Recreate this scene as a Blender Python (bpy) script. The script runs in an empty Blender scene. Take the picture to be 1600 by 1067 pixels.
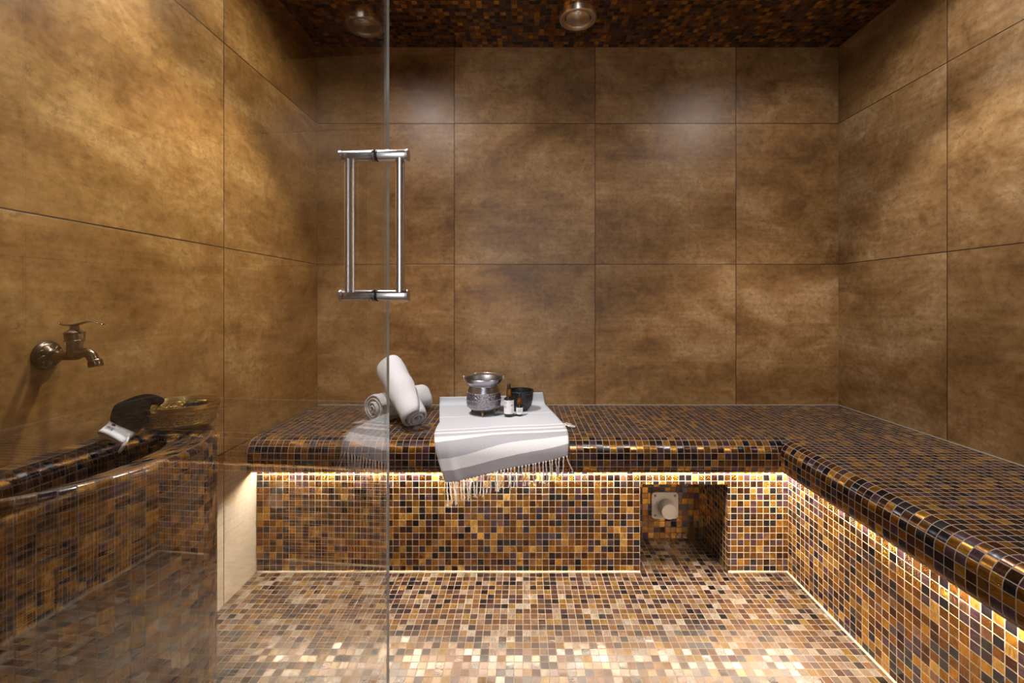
import bpy, bmesh, math, random
from mathutils import Vector, Matrix, noise
random.seed(7)
PI = math.pi
S = bpy.context.scene
C = S.collection

# ------------------------------------------------------------------ measures (metres, y = depth from the camera)
H = 0.889                                  # eye height
XL, XR, YB, ZC = -0.8754, 1.3444, 1.917, 1.969
YS = -0.03                                 # front of the room, behind the camera
BT = 0.4445                                # bench top
YN, YF = 1.4245, 1.4757                    # back bench: nose, front face
XN, XF = 0.817, 0.867                      # right bench: nose, front face
P = 0.0213                                 # mosaic pitch

# ------------------------------------------------------------------ node helper
class NT:
    def __init__(s, name):
        s.m = bpy.data.materials.new(name); s.m.use_nodes = True
        s.t = s.m.node_tree; s.t.nodes.clear()
        s.out = s.n('ShaderNodeOutputMaterial')
    def n(s, kind, **kw):
        nd = s.t.nodes.new(kind)
        for k, v in kw.items():
            setattr(nd, k, v)
        return nd
    def l(s, a, b): s.t.links.new(a, b)
    def put(s, sock, v):
        if isinstance(v, bpy.types.NodeSocket): s.l(v, sock)
        elif v is not None: sock.default_value = v
    def math(s, op, a, b=None, c=None, clamp=False):
        nd = s.n('ShaderNodeMath', operation=op, use_clamp=clamp)
        s.put(nd.inputs[0], a); s.put(nd.inputs[1], b); s.put(nd.inputs[2], c)
        return nd.outputs[0]
    def vec(s, op, a, b=None, scale=None):
        nd = s.n('ShaderNodeVectorMath', operation=op)
        s.put(nd.inputs[0], a); s.put(nd.inputs[1], b)
        if scale is not None: s.put(nd.inputs['Scale'], scale)
        return nd.outputs['Value'] if op in ('DOT_PRODUCT', 'LENGTH') else nd.outputs[0]
    def mix(s, f, a, b, mode='MIX'):
        nd = s.n('ShaderNodeMix', data_type='RGBA', blend_type=mode)
        s.put(nd.inputs[0], f); s.put(nd.inputs[6], a); s.put(nd.inputs[7], b)
        return nd.outputs[2]
    def mixf(s, f, a, b):
        nd = s.n('ShaderNodeMix', data_type='FLOAT')
        s.put(nd.inputs[0], f); s.put(nd.inputs[2], a); s.put(nd.inputs[3], b)
        return nd.outputs[0]
    def ramp(s, f, stops, mode='LINEAR'):
        nd = s.n('ShaderNodeValToRGB'); cr = nd.color_ramp; cr.interpolation = mode
        while len(cr.elements) > 1: cr.elements.remove(cr.elements[-1])
        cr.elements[0].position = stops[0][0]; cr.elements[0].color = c4(stops[0][1])
        for p, c in stops[1:]:
            e = cr.elements.new(p); e.color = c4(c)
        s.put(nd.inputs[0], f)
        return nd.outputs[0]
    def noise(s, v, scale, detail=4, rough=.55, dist=0., dims='3D'):
        nd = s.n('ShaderNodeTexNoise', noise_dimensions=dims)
        s.put(nd.inputs['Vector'], v); s.put(nd.inputs['Scale'], scale); s.put(nd.inputs['Detail'], detail)
        s.put(nd.inputs['Roughness'], rough); s.put(nd.inputs['Distortion'], dist)
        return nd
    def sep(s, v):
        nd = s.n('ShaderNodeSeparateXYZ'); s.put(nd.inputs[0], v); return nd.outputs
    def comb(s, x, y, z=0.):
        nd = s.n('ShaderNodeCombineXYZ')
        s.put(nd.inputs[0], x); s.put(nd.inputs[1], y); s.put(nd.inputs[2], z); return nd.outputs[0]
    def bump(s, h, strength, dist, normal=None):
        nd = s.n('ShaderNodeBump'); s.put(nd.inputs['Strength'], strength); s.put(nd.inputs['Distance'], dist)
        s.put(nd.inputs['Height'], h)
        if normal is not None: s.put(nd.inputs['Normal'], normal)
        return nd.outputs[0]
    def bsdf(s, **kw):
        nd = s.n('ShaderNodeBsdfPrincipled')
        for k, v in kw.items():
            s.put(nd.inputs[k.replace('_', ' ')], v if not isinstance(v, tuple) else c4(v))
        s.l(nd.outputs[0], s.out.inputs[0])
        return nd
def c4(c): return (c[0], c[1], c[2], 1.) if len(c) == 3 else tuple(c)

# ------------------------------------------------------------------ materials
TONES = [(0, (.008, .006, .008)), (.13, (.055, .024, .030)), (.27, (.095, .040, .020)), (.40, (.20, .085, .022)),
         (.55, (.38, .170, .028)), (.67, (.60, .300, .050)), (.77, (.28, .120, .030)), (.88, (.30, .160, .090)), (.94, (.72, .42, .11))]
FTONES = [(0, (.012, .009, .010)), (.10, (.060, .026, .028)), (.24, (.13, .060, .045)), (.40, (.24, .115, .050)),
          (.55, (.34, .175, .050)), (.68, (.36, .215, .140)), (.80, (.50, .36, .26)), (.90, (.46, .27, .07)), (.95, (.66, .55, .45))]  # pale pinkish tones put white reflected sheen into the tile colour
def mosaic_mat(name, seed, tones=None, met=.75, rmin=.12, tl=.16, sp=.6, spread=1.0, val=1.0, gr=((.50, .42, .32), (.66, .58, .46))):
    k = NT(name)
    uv = k.n('ShaderNodeUVMap', uv_map='UVMap').outputs[0]
    uv = k.vec('ADD', uv, (seed * 17.0, seed * 31.0, 0))
    idv = k.vec('FLOOR', uv); fr = k.vec('FRACTION', uv)
    idv = k.vec('ADD', idv, (0.5, 0.5, seed + 0.5))
    wn = k.n('ShaderNodeTexWhiteNoise', noise_dimensions='3D'); k.l(idv, wn.inputs[0])
    wv, wc = wn.outputs['Value'], wn.outputs['Color']
    wx, wy, wz = k.sep(wc)
    fx, fy, _ = k.sep(fr)
    # slightly irregular tile edges
    wob = k.noise(uv, 3.0, 2).outputs[0]
    wob = k.math('MULTIPLY', k.math('SUBTRACT', wob, .5), .035)
    ex = k.math('MINIMUM', fx, k.math('SUBTRACT', 1., fx)); ey = k.math('MINIMUM', fy, k.math('SUBTRACT', 1., fy))
    ed = k.math('ADD', k.math('MINIMUM', ex, ey), wob)
    mr = k.n('ShaderNodeMapRange', interpolation_type='SMOOTHSTEP')
    k.l(ed, mr.inputs[0]); mr.inputs[1].default_value = .028; mr.inputs[2].default_value = .052
    tile = mr.outputs[0]
    # streaky aventurine glass, streaks run along one side of each tile
    a = k.comb(k.math('MULTIPLY', fx, .9), k.math('MULTIPLY', fy, 5.), 0)
    b = k.comb(k.math('MULTIPLY', fx, 5.), k.math('MULTIPLY', fy, .9), 0)
    st = k.mix(k.math('GREATER_THAN', wx, .5), a, b)
    st = k.vec('ADD', st, k.vec('SCALE', wc, scale=37.))
    sn = k.noise(st, 1.2, 2.5, .55, .9).outputs[0]
    tones = tones or TONES
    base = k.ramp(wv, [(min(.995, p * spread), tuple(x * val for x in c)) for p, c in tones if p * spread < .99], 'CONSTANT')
    lum = k.ramp(sn, [(.28, (.55, .52, .5)), (.5, (1., 1., 1.)), (.68, (1.6, 1.55, 1.4))])
    col = k.mix(1., base, lum, 'MULTIPLY')
    grout = k.mix(k.noise(uv, 9., 3).outputs[0], c4(gr[0]), c4(gr[1]))
    col = k.mix(tile, grout, col)
    # each tile is laid slightly askew and its face is a little wavy
    g = k.n('ShaderNodeNewGeometry').outputs['Normal']
    tilt = k.vec('SCALE', k.vec('SUBTRACT', wc, (.5, .5, .5)), scale=tl)
    nrm = k.vec('NORMALIZE', k.vec('ADD', g, tilt))
    h = k.math('ADD', tile, k.math('MULTIPLY', k.noise(k.vec('ADD', uv, k.vec('SCALE', wc, scale=11.)), 1.1, 1).outputs[0], .55))
    nb = k.bump(h, .5, .0012, nrm)
    rough = k.mixf(tile, .75, k.math('ADD', rmin, k.math('MULTIPLY', wy, .18)))
    k.bsdf(Base_Color=col, Roughness=rough, Metallic=k.math('MULTIPLY', tile, k.math('MULTIPLY', k.math('GREATER_THAN', wv, min(.97, .27 * spread)), met)),
           Specular_IOR_Level=sp, Normal=nb)
    return k.m

def stone_mat(name, ou, ov, seed, light_tint=(1., 1., 1.), led_wash=False):
    k = NT(name)
    uv = k.n('ShaderNodeUVMap', uv_map='UVMap').outputs[0]
    tuv = k.vec('SCALE', k.vec('SUBTRACT', uv, (ou, ov, 0)), scale=1 / .6)
    idv = k.vec('ADD', k.vec('FLOOR', tuv), (.5, .5, seed + .5)); fr = k.vec('FRACTION', tuv)
    wn = k.n('ShaderNodeTexWhiteNoise', noise_dimensions='3D'); k.l(idv, wn.inputs[0])
    wv, wc = wn.outputs['Value'], wn.outputs['Color']
    fx, fy, _ = k.sep(fr)
    ex = k.math('MINIMUM', fx, k.math('SUBTRACT', 1., fx)); ey = k.math('MINIMUM', fy, k.math('SUBTRACT', 1., fy))
    ed = k.math('MINIMUM', ex, ey)
    mr = k.n('ShaderNodeMapRange', interpolation_type='SMOOTHSTEP')
    k.l(ed, mr.inputs[0]); mr.inputs[1].default_value = .0017; mr.inputs[2].default_value = .0034
    tile = mr.outputs[0]
    p = k.vec('ADD', tuv, k.vec('SCALE', wc, scale=23.))
    sx, sy, sz = k.sep(p)
    wide = k.comb(k.math('MULTIPLY', sx, .75), k.math('MULTIPLY', sy, 1.5), sz)
    big = k.noise(wide, 1.9, 7, .62, .5).outputs[0]
    mid = k.noise(k.vec('ADD', p, (5, 3, 9)), 5.5, 8, .68, .9).outputs[0]
    fine = k.noise(k.vec('ADD', p, (9, 1, 4)), 34., 6, .7).outputs[0]
    brush = k.noise(k.comb(k.math('MULTIPLY', sx, 3.), k.math('MULTIPLY', sy, 46.), sz), 1., 4, .6).outputs[0]
    f = k.math('ADD', k.math('MULTIPLY', big, .62), k.math('MULTIPLY', mid, .38))
    f = k.math('ADD', f, k.math('MULTIPLY', k.math('SUBTRACT', wv, .5), .07))
    col = k.ramp(f, [(.34, (.130, .064, .018)), (.44, (.225, .116, .034)), (.52, (.31, .172, .056)), (.64, (.46, .290, .120))])
    fm = k.ramp(fine, [(.30, (.68, .64, .58)), (.47, (.97, .97, .96)), (.7, (1.20, 1.22, 1.25))])
    col = k.mix(1., col, fm, 'MULTIPLY')
    col = k.mix(.8, col, k.ramp(brush, [(.3, (.82, .82, .80)), (.7, (1.13, 1.13, 1.14))]), 'MULTIPLY')
    # dark rusty flecks gathered in clouds
    hair = k.noise(k.vec('ADD', p, (2, 8, 1)), 34., 9, .8, .3).outputs[0]
    cl = k.math('MULTIPLY', k.ramp(mid, [(.46, (0, 0, 0)), (.60, (1, 1, 1))]), k.ramp(hair, [(.40, (1, 1, 1)), (.455, (0, 0, 0))]))
    col = k.mix(k.math('MULTIPLY', cl, .5), col, (.075, .045, .018, 1))
    pale = k.math('MULTIPLY', k.ramp(big, [(.50, (0, 0, 0)), (.62, (1, 1, 1))]), k.ramp(hair, [(.54, (0, 0, 0)), (.64, (1, 1, 1))]))
    col = k.mix(k.math('MULTIPLY', pale, .35), col, (.55, .40, .22, 1))
    col = k.mix(1., col, c4(light_tint), 'MULTIPLY')  # per-wall cast of the light mixed into one shared tile colour
    if led_wash:                                                   # whitish LED light painted into the tile colour low on this wall
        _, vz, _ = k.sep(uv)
        led_mask = k.math('ADD', vz, k.math('MULTIPLY', k.math('SUBTRACT', mid, .5), .22))
        led_mask = k.ramp(led_mask, [(.27, (1, 1, 1)), (.40, (0, 0, 0))])
        col = k.mix(k.math('MULTIPLY', led_mask, .62), col, (.50, .47, .42, 1))
    col = k.mix(tile, (.035, .020, .012, 1), col)
    g = k.n('ShaderNodeNewGeometry').outputs['Normal']
    nrm = k.vec('NORMALIZE', k.vec('ADD', g, k.vec('SCALE', k.vec('SUBTRACT', wc, (.5, .5, .5)), scale=.012)))
    nb = k.bump(k.math('ADD', tile, k.math('MULTIPLY', fine, .10)), .4, .002, nrm)
    rough = k.math('ADD', .30, k.math('MULTIPLY', mid, .26))
    k.bsdf(Base_Color=col, Roughness=rough, Specular_IOR_Level=.55, Normal=nb)
    return k.m

def simple(name, col, rough=.5, metal=0., bump=None, spec=.5, var=0., **kw):
    k = NT(name)
    co = k.n('ShaderNodeTexCoord').outputs['Object']
    c = c4(col)
    cc = k.n('ShaderNodeRGB'); cc.outputs[0].default_value = c; cs = cc.outputs[0]
    if var:
        nz = k.noise(co, 60., 4).outputs[0]
        cs = k.mix(1., cs, k.ramp(nz, [(.3, (1 - var,) * 3), (.7, (1 + var,) * 3)]), 'MULTIPLY')
    a = dict(Base_Color=cs, Roughness=rough, Metallic=metal, Specular_IOR_Level=spec)
    if bump:
        sc, st, di = bump
        a['Normal'] = k.bump(k.noise(co, sc, 4).outputs[0], st, di)
    a.update(kw)
    k.bsdf(**a)
    return k.m

M = {}
for i, nm in enumerate(('floor', 'bench', 'front', 'niche', 'basin', 'ceiling')):
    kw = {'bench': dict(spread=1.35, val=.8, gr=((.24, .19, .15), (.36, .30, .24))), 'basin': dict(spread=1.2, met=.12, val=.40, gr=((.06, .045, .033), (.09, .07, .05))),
          'floor': dict(tones=FTONES, met=.2, val=.27, rmin=.20, tl=.13, sp=.4, gr=((.20, .155, .115), (.28, .22, .165))),
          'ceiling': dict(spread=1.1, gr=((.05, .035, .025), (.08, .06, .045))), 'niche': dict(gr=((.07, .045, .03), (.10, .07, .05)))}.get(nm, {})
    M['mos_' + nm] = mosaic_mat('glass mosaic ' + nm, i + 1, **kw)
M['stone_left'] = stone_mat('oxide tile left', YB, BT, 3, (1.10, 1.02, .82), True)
M['stone_back'] = stone_mat('oxide tile back', -.292, BT, 11, (1., .98, 1.08))
M['stone_right'] = stone_mat('oxide tile right', 1.4255, BT, 27, (.94, 1., 1.25))
M['steel'] = simple('brushed steel', (.72, .71, .74), .27, 1., (400, .05, .0005))
M['black'] = simple('black rubber', (.012, .012, .013), .5)
M['terry'] = simple('white terry', (.72, .725, .76), .95, 0., (900, .9, .0025), spec=.1)
M['bronze'] = simple('aged bronze', (.26, .20, .13), .27, 1., (90, .15, .001), var=.35)
M['brass'] = None
M['mitt'] = simple('black towelling', (.003, .003, .0035), .95, 0., (700, .6, .002), spec=.05)
M['cuff'] = simple('white cotton', (.80, .81, .85), .9, 0., (800, .3, .001), spec=.1)
M['ink'] = simple('dark print', (.03, .03, .035), .7)
M['greyink'] = simple('grey print', (.30, .30, .34), .7)
M['plaster'] = simple('beige plastic', (.66, .53, .42), .5, 0., (150, .1, .0006))
M['screw'] = simple('dull screw', (.30, .24, .17), .4, 1.)
M['amber'] = simple('amber glass', (.42, .13, .015), .05, 0., Transmission_Weight=.75, IOR=1.5)
M['darkglass'] = simple('dark amber glass', (.016, .010, .010), .06, 0., spec=.7)
M['label'] = simple('white paper label', (.86, .86, .88), .6)
M['stonebowl'] = simple('black speckled stone', (.018, .018, .022), .38, 0., (260, .5, .0015), var=.5)
M['cup'] = simple('black enamel', (.012, .010, .009), .18)
M['tinned'] = None

def hammered(name, col, rough, scale, strength):
    """metal chased with a leafy relief between two beaded lines; v of the UV is the height"""
    k = NT(name)
    uv = k.n('ShaderNodeUVMap', uv_map='UVMap').outputs[0]
    u, v, _ = k.sep(uv)
    p = k.comb(k.math('MULTIPLY', u, scale), k.math('MULTIPLY', v, scale), 0)
    vor = k.n('ShaderNodeTexVoronoi', feature='SMOOTH_F1'); k.l(k.vec('ADD', p, k.vec('SCALE', k.noise(p, .7, 2).outputs[1], scale=1.2)), vor.inputs['Vector'])
    vor.inputs['Scale'].default_value = 1.
    h = k.math('ADD', vor.outputs['Distance'], k.math('MULTIPLY', k.noise(p, 2.2, 4).outputs[0], .5))
    band = k.math('MULTIPLY', k.math('GREATER_THAN', v, .25), k.math('LESS_THAN', v, .75))
    h = k.math('MULTIPLY', h, band)
    dirt = k.mix(k.math('MULTIPLY', band, k.ramp(vor.outputs['Distance'], [(.1, (.75,) * 3), (.5, (0,) * 3)])), c4(col), tuple(x * .25 for x in col) + (1,))
    k.bsdf(Base_Color=dirt, Roughness=rough, Metallic=1., Normal=k.bump(h, strength, .003))
    return k.m
M['tinned'] = hammered('chased tinned copper', (.40, .39, .42), .28, 22., .8)
M['brass'] = hammered('chased brass', (.60, .42, .15), .30, 11., .9)

def glass_mat():
    k = NT('clear door glass')
    g = k.n('ShaderNodeNewGeometry')
    c = k.math('ABSOLUTE', k.vec('DOT_PRODUCT', g.outputs['Normal'], g.outputs['Incoming']))
    F = k.math('ADD', .12, k.math('MULTIPLY', .88, k.math('POWER', k.math('SUBTRACT', 1., c), 5.)), clamp=True)
    tr = k.n('ShaderNodeBsdfTransparent'); tr.inputs[0].default_value = (.975, .985, .975, 1)
    gl = k.n('ShaderNodeBsdfGlossy'); gl.inputs['Color'].default_value = (1, 1, 1, 1); gl.inputs['Roughness'].default_value = 0.
    mx = k.n('ShaderNodeMixShader'); k.l(F, mx.inputs[0]); k.l(tr.outputs[0], mx.inputs[1]); k.l(gl.outputs[0], mx.inputs[2])
    # dried water spots and faint runs
    ob = k.n('ShaderNodeTexCoord').outputs['Object']
    vo = k.n('ShaderNodeTexVoronoi'); k.l(ob, vo.inputs['Vector']); vo.inputs['Scale'].default_value = 55.
    spot = k.math('LESS_THAN', vo.outputs['Distance'], k.math('MULTIPLY', k.math('SUBTRACT', k.noise(ob, 4., 3).outputs[0], .50), .55))
    x, y, z = k.sep(ob)
    run = k.noise(k.comb(k.math('MULTIPLY', x, 45.), k.math('MULTIPLY', y, 45.), k.math('MULTIPLY', z, .9)), 1., 3).outputs[0]
    film = k.ramp(run, [(.58, (0, 0, 0)), (.75, (.012, .012, .012))])
    df = k.n('ShaderNodeBsdfDiffuse'); df.inputs[0].default_value = (.8, .8, .8, 1)
    m2 = k.n('ShaderNodeMixShader'); k.put(m2.inputs[0], k.math('ADD', k.math('MULTIPLY', spot, .22), film, clamp=True))
    k.l(mx.outputs[0], m2.inputs[1]); k.l(df.outputs[0], m2.inputs[2])
    k.l(m2.outputs[0], k.out.inputs[0])
    return k.m
M['glass'] = glass_mat()
M['glassedge'] = simple('polished glass edge', (.85, .84, .80), .12, 0., spec=.8)

def emit(name, col, st):
    k = NT(name); e = k.n('ShaderNodeEmission'); e.inputs[0].default_value = c4(col); e.inputs[1].default_value = st
    k.l(e.outputs[0], k.out.inputs[0]); return k.m
LED = emit('led tape', (1., .89, .72), 270.)

def towel_mat():
    k = NT('striped cotton')
    uv = k.n('ShaderNodeUVMap', uv_map='UVMap').outputs[0]          # metres: u across, v from the fringe
    u, v, _ = k.sep(uv)
    L = .66
    body, white, grey, dk = (.60, .625, .68), (.82, .83, .87), (.43, .43, .465), (.35, .33, .35)
    st = [(0, dk), (.034, (.75, .74, .76)), (.072, grey), (.120, white), (.140, (.50, .51, .55)), (.166, white), (.182, (.54, .555, .60)), (.206, white),
          (.214, body), (.372, white), (.379, body)]
    col = k.ramp(k.math('DIVIDE', v, L), [(p / L, c) for p, c in st], 'CONSTANT')
    wx = k.noise(k.comb(k.math('MULTIPLY', u, 900.), k.math('MULTIPLY', v, 160.), 0), 1., 2).outputs[0]
    wy = k.noise(k.comb(k.math('MULTIPLY', u, 160.), k.math('MULTIPLY', v, 900.), 0), 1., 2).outputs[0]
    w = k.math('MULTIPLY', k.math('ADD', wx, wy), .5)
    col = k.mix(1., col, k.ramp(w, [(.35, (.86,) * 3), (.65, (1.1,) * 3)]), 'MULTIPLY')
    k.bsdf(Base_Color=col, Roughness=.95, Specular_IOR_Level=.1, Normal=k.bump(w, .5, .0008))
    return k.m
M['towel'] = towel_mat()
M['fringe'] = simple('cotton fringe', (.74, .66, .62), .95, spec=.1)

# ------------------------------------------------------------------ mesh helpers
def link(name, bm, mat, parent=None, smooth=False, autos=None):
    me = bpy.data.meshes.new(name); bm.normal_update(); bm.to_mesh(me); bm.free()
    if me.uv_layers: me.uv_layers[0].name = 'UVMap'
    for m in (mat if isinstance(mat, (list, tuple)) else [mat]): me.materials.append(m)
    if smooth:
        for p in me.polygons: p.use_smooth = True
    o = bpy.data.objects.new(name, me); C.objects.link(o)
    if parent is not None:
        o.parent = parent; o.matrix_parent_inverse = parent.matrix_world.inverted()
    if autos is not None:
        md = o.modifiers.new('edge', 'EDGE_SPLIT'); md.split_angle = math.radians(autos)
    return o
def thing(name, label, cat, loc, group=None):
    o = bpy.data.objects.new(name, None); C.objects.link(o); o.location = loc; o.empty_display_size = .03
    o.matrix_world = Matrix.Translation(loc)
    o['label'] = label; o['category'] = cat
    if group: o['group'] = group
    return o
def tag(o, label, cat, group=None, kind=None):
    if label: o['label'] = label
    if cat: o['category'] = cat
    if group: o['group'] = group
    if kind: o['kind'] = kind
    return o
def add_box(bm, x0, x1, y0, y1, z0, z1, bevel=0):
    vs = [bm.verts.new((x, y, z)) for x in (x0, x1) for y in (y0, y1) for z in (z0, z1)]
    fs = [bm.faces.new([vs[i] for i in q]) for q in ((0, 1, 3, 2), (4, 6, 7, 5), (0, 4, 5, 1), (2, 3, 7, 6), (0, 2, 6, 4), (1, 5, 7, 3))]
    if bevel:
        es = list({e for f in fs for e in f.edges})
        bmesh.ops.bevel(bm, geom=es, offset=bevel, segments=2, affect='EDGES')
def boxuv(bm, s=1.):
    uv = bm.loops.layers.uv.verify(); bm.normal_update()
    for f in bm.faces:
        n = f.normal; a = max(range(3), key=lambda i: abs(n[i]))
        for l in f.loops:
            c = l.vert.co
            l[uv].uv = ((c.y, c.z) if a == 0 else (c.x, c.z) if a == 1 else (c.x, c.y))
            l[uv].uv = l[uv].uv * s
def frame(d):
    d = d.normalized(); a = Vector((0, 0, 1)) if abs(d.z) < .9 else Vector((1, 0, 0))
    x = d.cross(a).normalized(); return x, d.cross(x).normalized()
def add_tube(bm, pts, rads, n=12, cap=True, flat=1.):
    pts = [Vector(p) for p in pts]
    if not isinstance(rads, (list, tuple)): rads = [rads] * len(pts)
    rings = []; x = None
    for i, p in enumerate(pts):
        d = (pts[min(i + 1, len(pts) - 1)] - pts[max(i - 1, 0)]).normalized()
        if x is None: x, y = frame(d)
        else:
            x = (x - d * x.dot(d)).normalized(); y = d.cross(x)
        rings.append([bm.verts.new(p + (x * math.cos(a) + y * math.sin(a) * flat) * rads[i]) for a in (2 * PI * j / n for j in range(n))])
    for r0, r1 in zip(rings, rings[1:]):
        for j in range(n):
            bm.faces.new((r0[j], r0[(j + 1) % n], r1[(j + 1) % n], r1[j]))
    if cap:
        bm.faces.new(list(reversed(rings[0]))); bm.faces.new(rings[-1])
def add_lathe(bm, prof, n=48, origin=(0, 0, 0), axis=(0, 0, 1), um=2., vmap=None):
    o = Vector(origin); d = Vector(axis).normalized()
    if d.z > .99: x, y = Vector((1, 0, 0)), Vector((0, 1, 0))
    else: x, y = frame(d)
    uv = bm.loops.layers.uv.verify()
    rings = []
    for r, h in prof:
        if r < 1e-6: rings.append([bm.verts.new(o + d * h)])
        else: rings.append([bm.verts.new(o + d * h + (x * math.cos(2 * PI * j / n) + y * math.sin(2 * PI * j / n)) * r) for j in range(n)])
    for i, (a, b) in enumerate(zip(rings, rings[1:])):
        va = vmap[i] if vmap else i / (len(prof) - 1); vb = vmap[i + 1] if vmap else (i + 1) / (len(prof) - 1)
        for j in range(n):
            q = (j + 1) % n
            if len(a) == 1 and len(b) == 1: continue
            if len(a) == 1: f = bm.faces.new((a[0], b[q], b[j])); w = ((j, va), (j + 1, vb), (j, vb))
            elif len(b) == 1: f = bm.faces.new((a[j], a[q], b[0])); w = ((j, va), (j + 1, va), (j, vb))
            else: f = bm.faces.new((a[j], a[q], b[q], b[j])); w = ((j, va), (j + 1, va), (j + 1, vb), (j, vb))
            for l, (uu, vv) in zip(f.loops, w): l[uv].uv = (uu / n * um, vv)
def catmull(pts, k=6):
    pts = [Vector(p) for p in pts]; q = [pts[0] * 2 - pts[1]] + pts + [pts[-1] * 2 - pts[-2]]; out = []
    for i in range(1, len(q) - 2):
        a, b, c, d = q[i - 1:i + 3]
        for j in range(k):
            t = j / k
            out.append(.5 * ((2 * b) + (c - a) * t + (2 * a - 5 * b + 4 * c - d) * t * t + (3 * b - a - 3 * c + d) * t ** 3))
    out.append(pts[-1]); return out

# ------------------------------------------------------------------ the room
def slab(name, box, mat, uvs=1.):
    bm = bmesh.new(); add_box(bm, *box); boxuv(bm, uvs)
    o = link(name, bm, mat); o['kind'] = 'structure'; return o
T = .08
tag(slab('floor', (XL - T, XR + T, YS - T, YB + T, -T, 0), M['mos_floor'], 1 / P), 'glossy brown and gold glass mosaic floor with pale grout', None)
tag(slab('ceiling', (XL - T, XR + T, YS - T, YB + T, ZC, ZC + T), M['mos_ceiling'], 1 / P), 'dark glass mosaic ceiling of the steam room', None)
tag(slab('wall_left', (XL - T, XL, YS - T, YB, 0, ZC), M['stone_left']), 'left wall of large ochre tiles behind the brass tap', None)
tag(slab('wall_right', (XR, XR + T, YS - T, YB, 0, ZC), M['stone_right']), 'right wall of large brown tiles above the side bench', None)
tag(slab('wall_back', (XL - T, XR + T, YB, YB + T, 0, ZC), M['stone_back']), 'back wall of large square bronze brown tiles', None)
DX0, DX1 = -.325, .62
bm = bmesh.new(); add_box(bm, XL - T, DX0, YS - T, YS, 0, ZC); add_box(bm, DX1, XR + T, YS - T, YS, 0, ZC); boxuv(bm)
wf = link('wall_front', bm, M['stone_back']); tag(wf, 'tiled front wall on both sides of the doorway', None, None, 'structure')
plaster_w = simple('hallway plaster', (.74, .73, .72), .8)
for nm, bx in (('wall_hallway', (XL - .5, XR + .5, -2.08, -2.0, 0, 2.3)), ('floor_hallway', (XL - .5, XR + .5, -2.08, YS - T, -T, 0)), ('ceiling_hallway', (XL - .5, XR + .5, -2.08, YS - T, 2.3, 2.38))):
    tag(slab(nm, bx, plaster_w), 'pale plastered hallway outside the doorway', None)

# ------------------------------------------------------------------ bench
BXL, BXR, BYB, BYS = XL + .0008, XR - .0008, YB - .0008, YS + .0008
bench = thing('corner_bench', 'built-in corner bench of brown glass mosaic with lit rounded edge', 'bench', (.25, 1.6, 0))
r1, r2, zb = .045, .028, .108
prof = []
for i in range(9):
    a = i / 8 * PI / 2; prof.append((r1 - r1 * math.sin(a), BT - r1 + r1 * math.cos(a)))
for i in range(7):
    a = i / 6 * PI / 2; prof.append((r2 - r2 * math.cos(a), BT - zb + r2 - r2 * math.sin(a)))
prof += [(.033, BT - .100), (.070, BT - .100)]
arc = [0.]
for a, b in zip(prof, prof[1:]): arc.append(arc[-1] + math.hypot(b[0] - a[0], b[1] - a[1]))
bm = bmesh.new(); uv = bm.loops.layers.uv.verify()
def face(co, uvl):
    f = bm.faces.new([bm.verts.new(c) for c in co])
    for l, w in zip(f.loops, uvl): l[uv].uv = (w[0] / P, w[1] / P)
    f.smooth = True
nb_, nr_ = [], []
for (d, z) in prof:
    nb_.append((bm.verts.new((BXL, YN + d, z)), bm.verts.new((XN + d, YN + d, z))))
    nr_.append((bm.verts.new((XN + d, YN + d, z)), bm.verts.new((XN + d, BYS, z))))
for i in range(len(prof) - 1):
    f = bm.faces.new((nb_[i][0], nb_[i + 1][0], nb_[i + 1][1], nb_[i][1])); f.smooth = True
    for l in f.loops:
        k = i if l.vert in nb_[i] else i + 1
        l[uv].uv = (l.vert.co.x / P, (YN + r1 - arc[k]) / P)
    f = bm.faces.new((nr_[i][0], nr_[i + 1][0], nr_[i + 1][1], nr_[i][1])); f.smooth = True
    for l in f.loops:
        k = i if l.vert in nr_[i] else i + 1
        l[uv].uv = ((XN + r1 - arc[k]) / P, l.vert.co.y / P)
y0, x0 = YN + r1, XN + r1
for q in (((BXL, y0, BT), (x0, y0, BT), (x0, BYB, BT), (BXL, BYB, BT)),
          ((x0, BYS, BT), (BXR, BYS, BT), (BXR, y0, BT), (x0, y0, BT)), ((x0, y0, BT), (BXR, y0, BT), (BXR, BYB, BT), (x0, BYB, BT))):
    face(q, q)
bmesh.ops.remove_doubles(bm, verts=bm.verts, dist=1e-6)
bmesh.ops.recalc_face_normals(bm, faces=bm.faces)
bm.normal_update()
if max(bm.faces, key=lambda f: f.calc_area()).normal.z < 0: bmesh.ops.reverse_faces(bm, faces=bm.faces)
link('seat_slab', bm, M['mos_bench'], bench)
NX0, NX1, NZ, NY = .384, .672, .287, 1.6846
zt = BT - .1005
bm = bmesh.new()
add_box(bm, BXL, NX0, YF, NY, 0, zt); add_box(bm, NX1, XF + .03, YF, NY, 0, zt); add_box(bm, NX0, NX1, YF, NY, NZ, zt)
boxuv(bm, 1 / P); link('front_panel', bm, M['mos_front'], bench)
bm = bmesh.new(); add_box(bm, XF, XF + .03, BYS, YF, 0, zt); boxuv(bm, 1 / P); link('front_panel', bm, M['mos_front'], bench)
bm = bmesh.new(); add_box(bm, NX0 - .03, NX1 + .03, NY, NY + .02, 0, zt); boxuv(bm, 1 / P); link('niche_back', bm, M['mos_niche'], bench)
bm = bmesh.new(); add_box(bm, BXL + .012, XF - .012, YF - .0125, YF - .0045, BT - .1045, BT - .1008); tag(link('led_strip', bm, LED, bench), 'glowing warm white strip under the bench nose', None)
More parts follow.
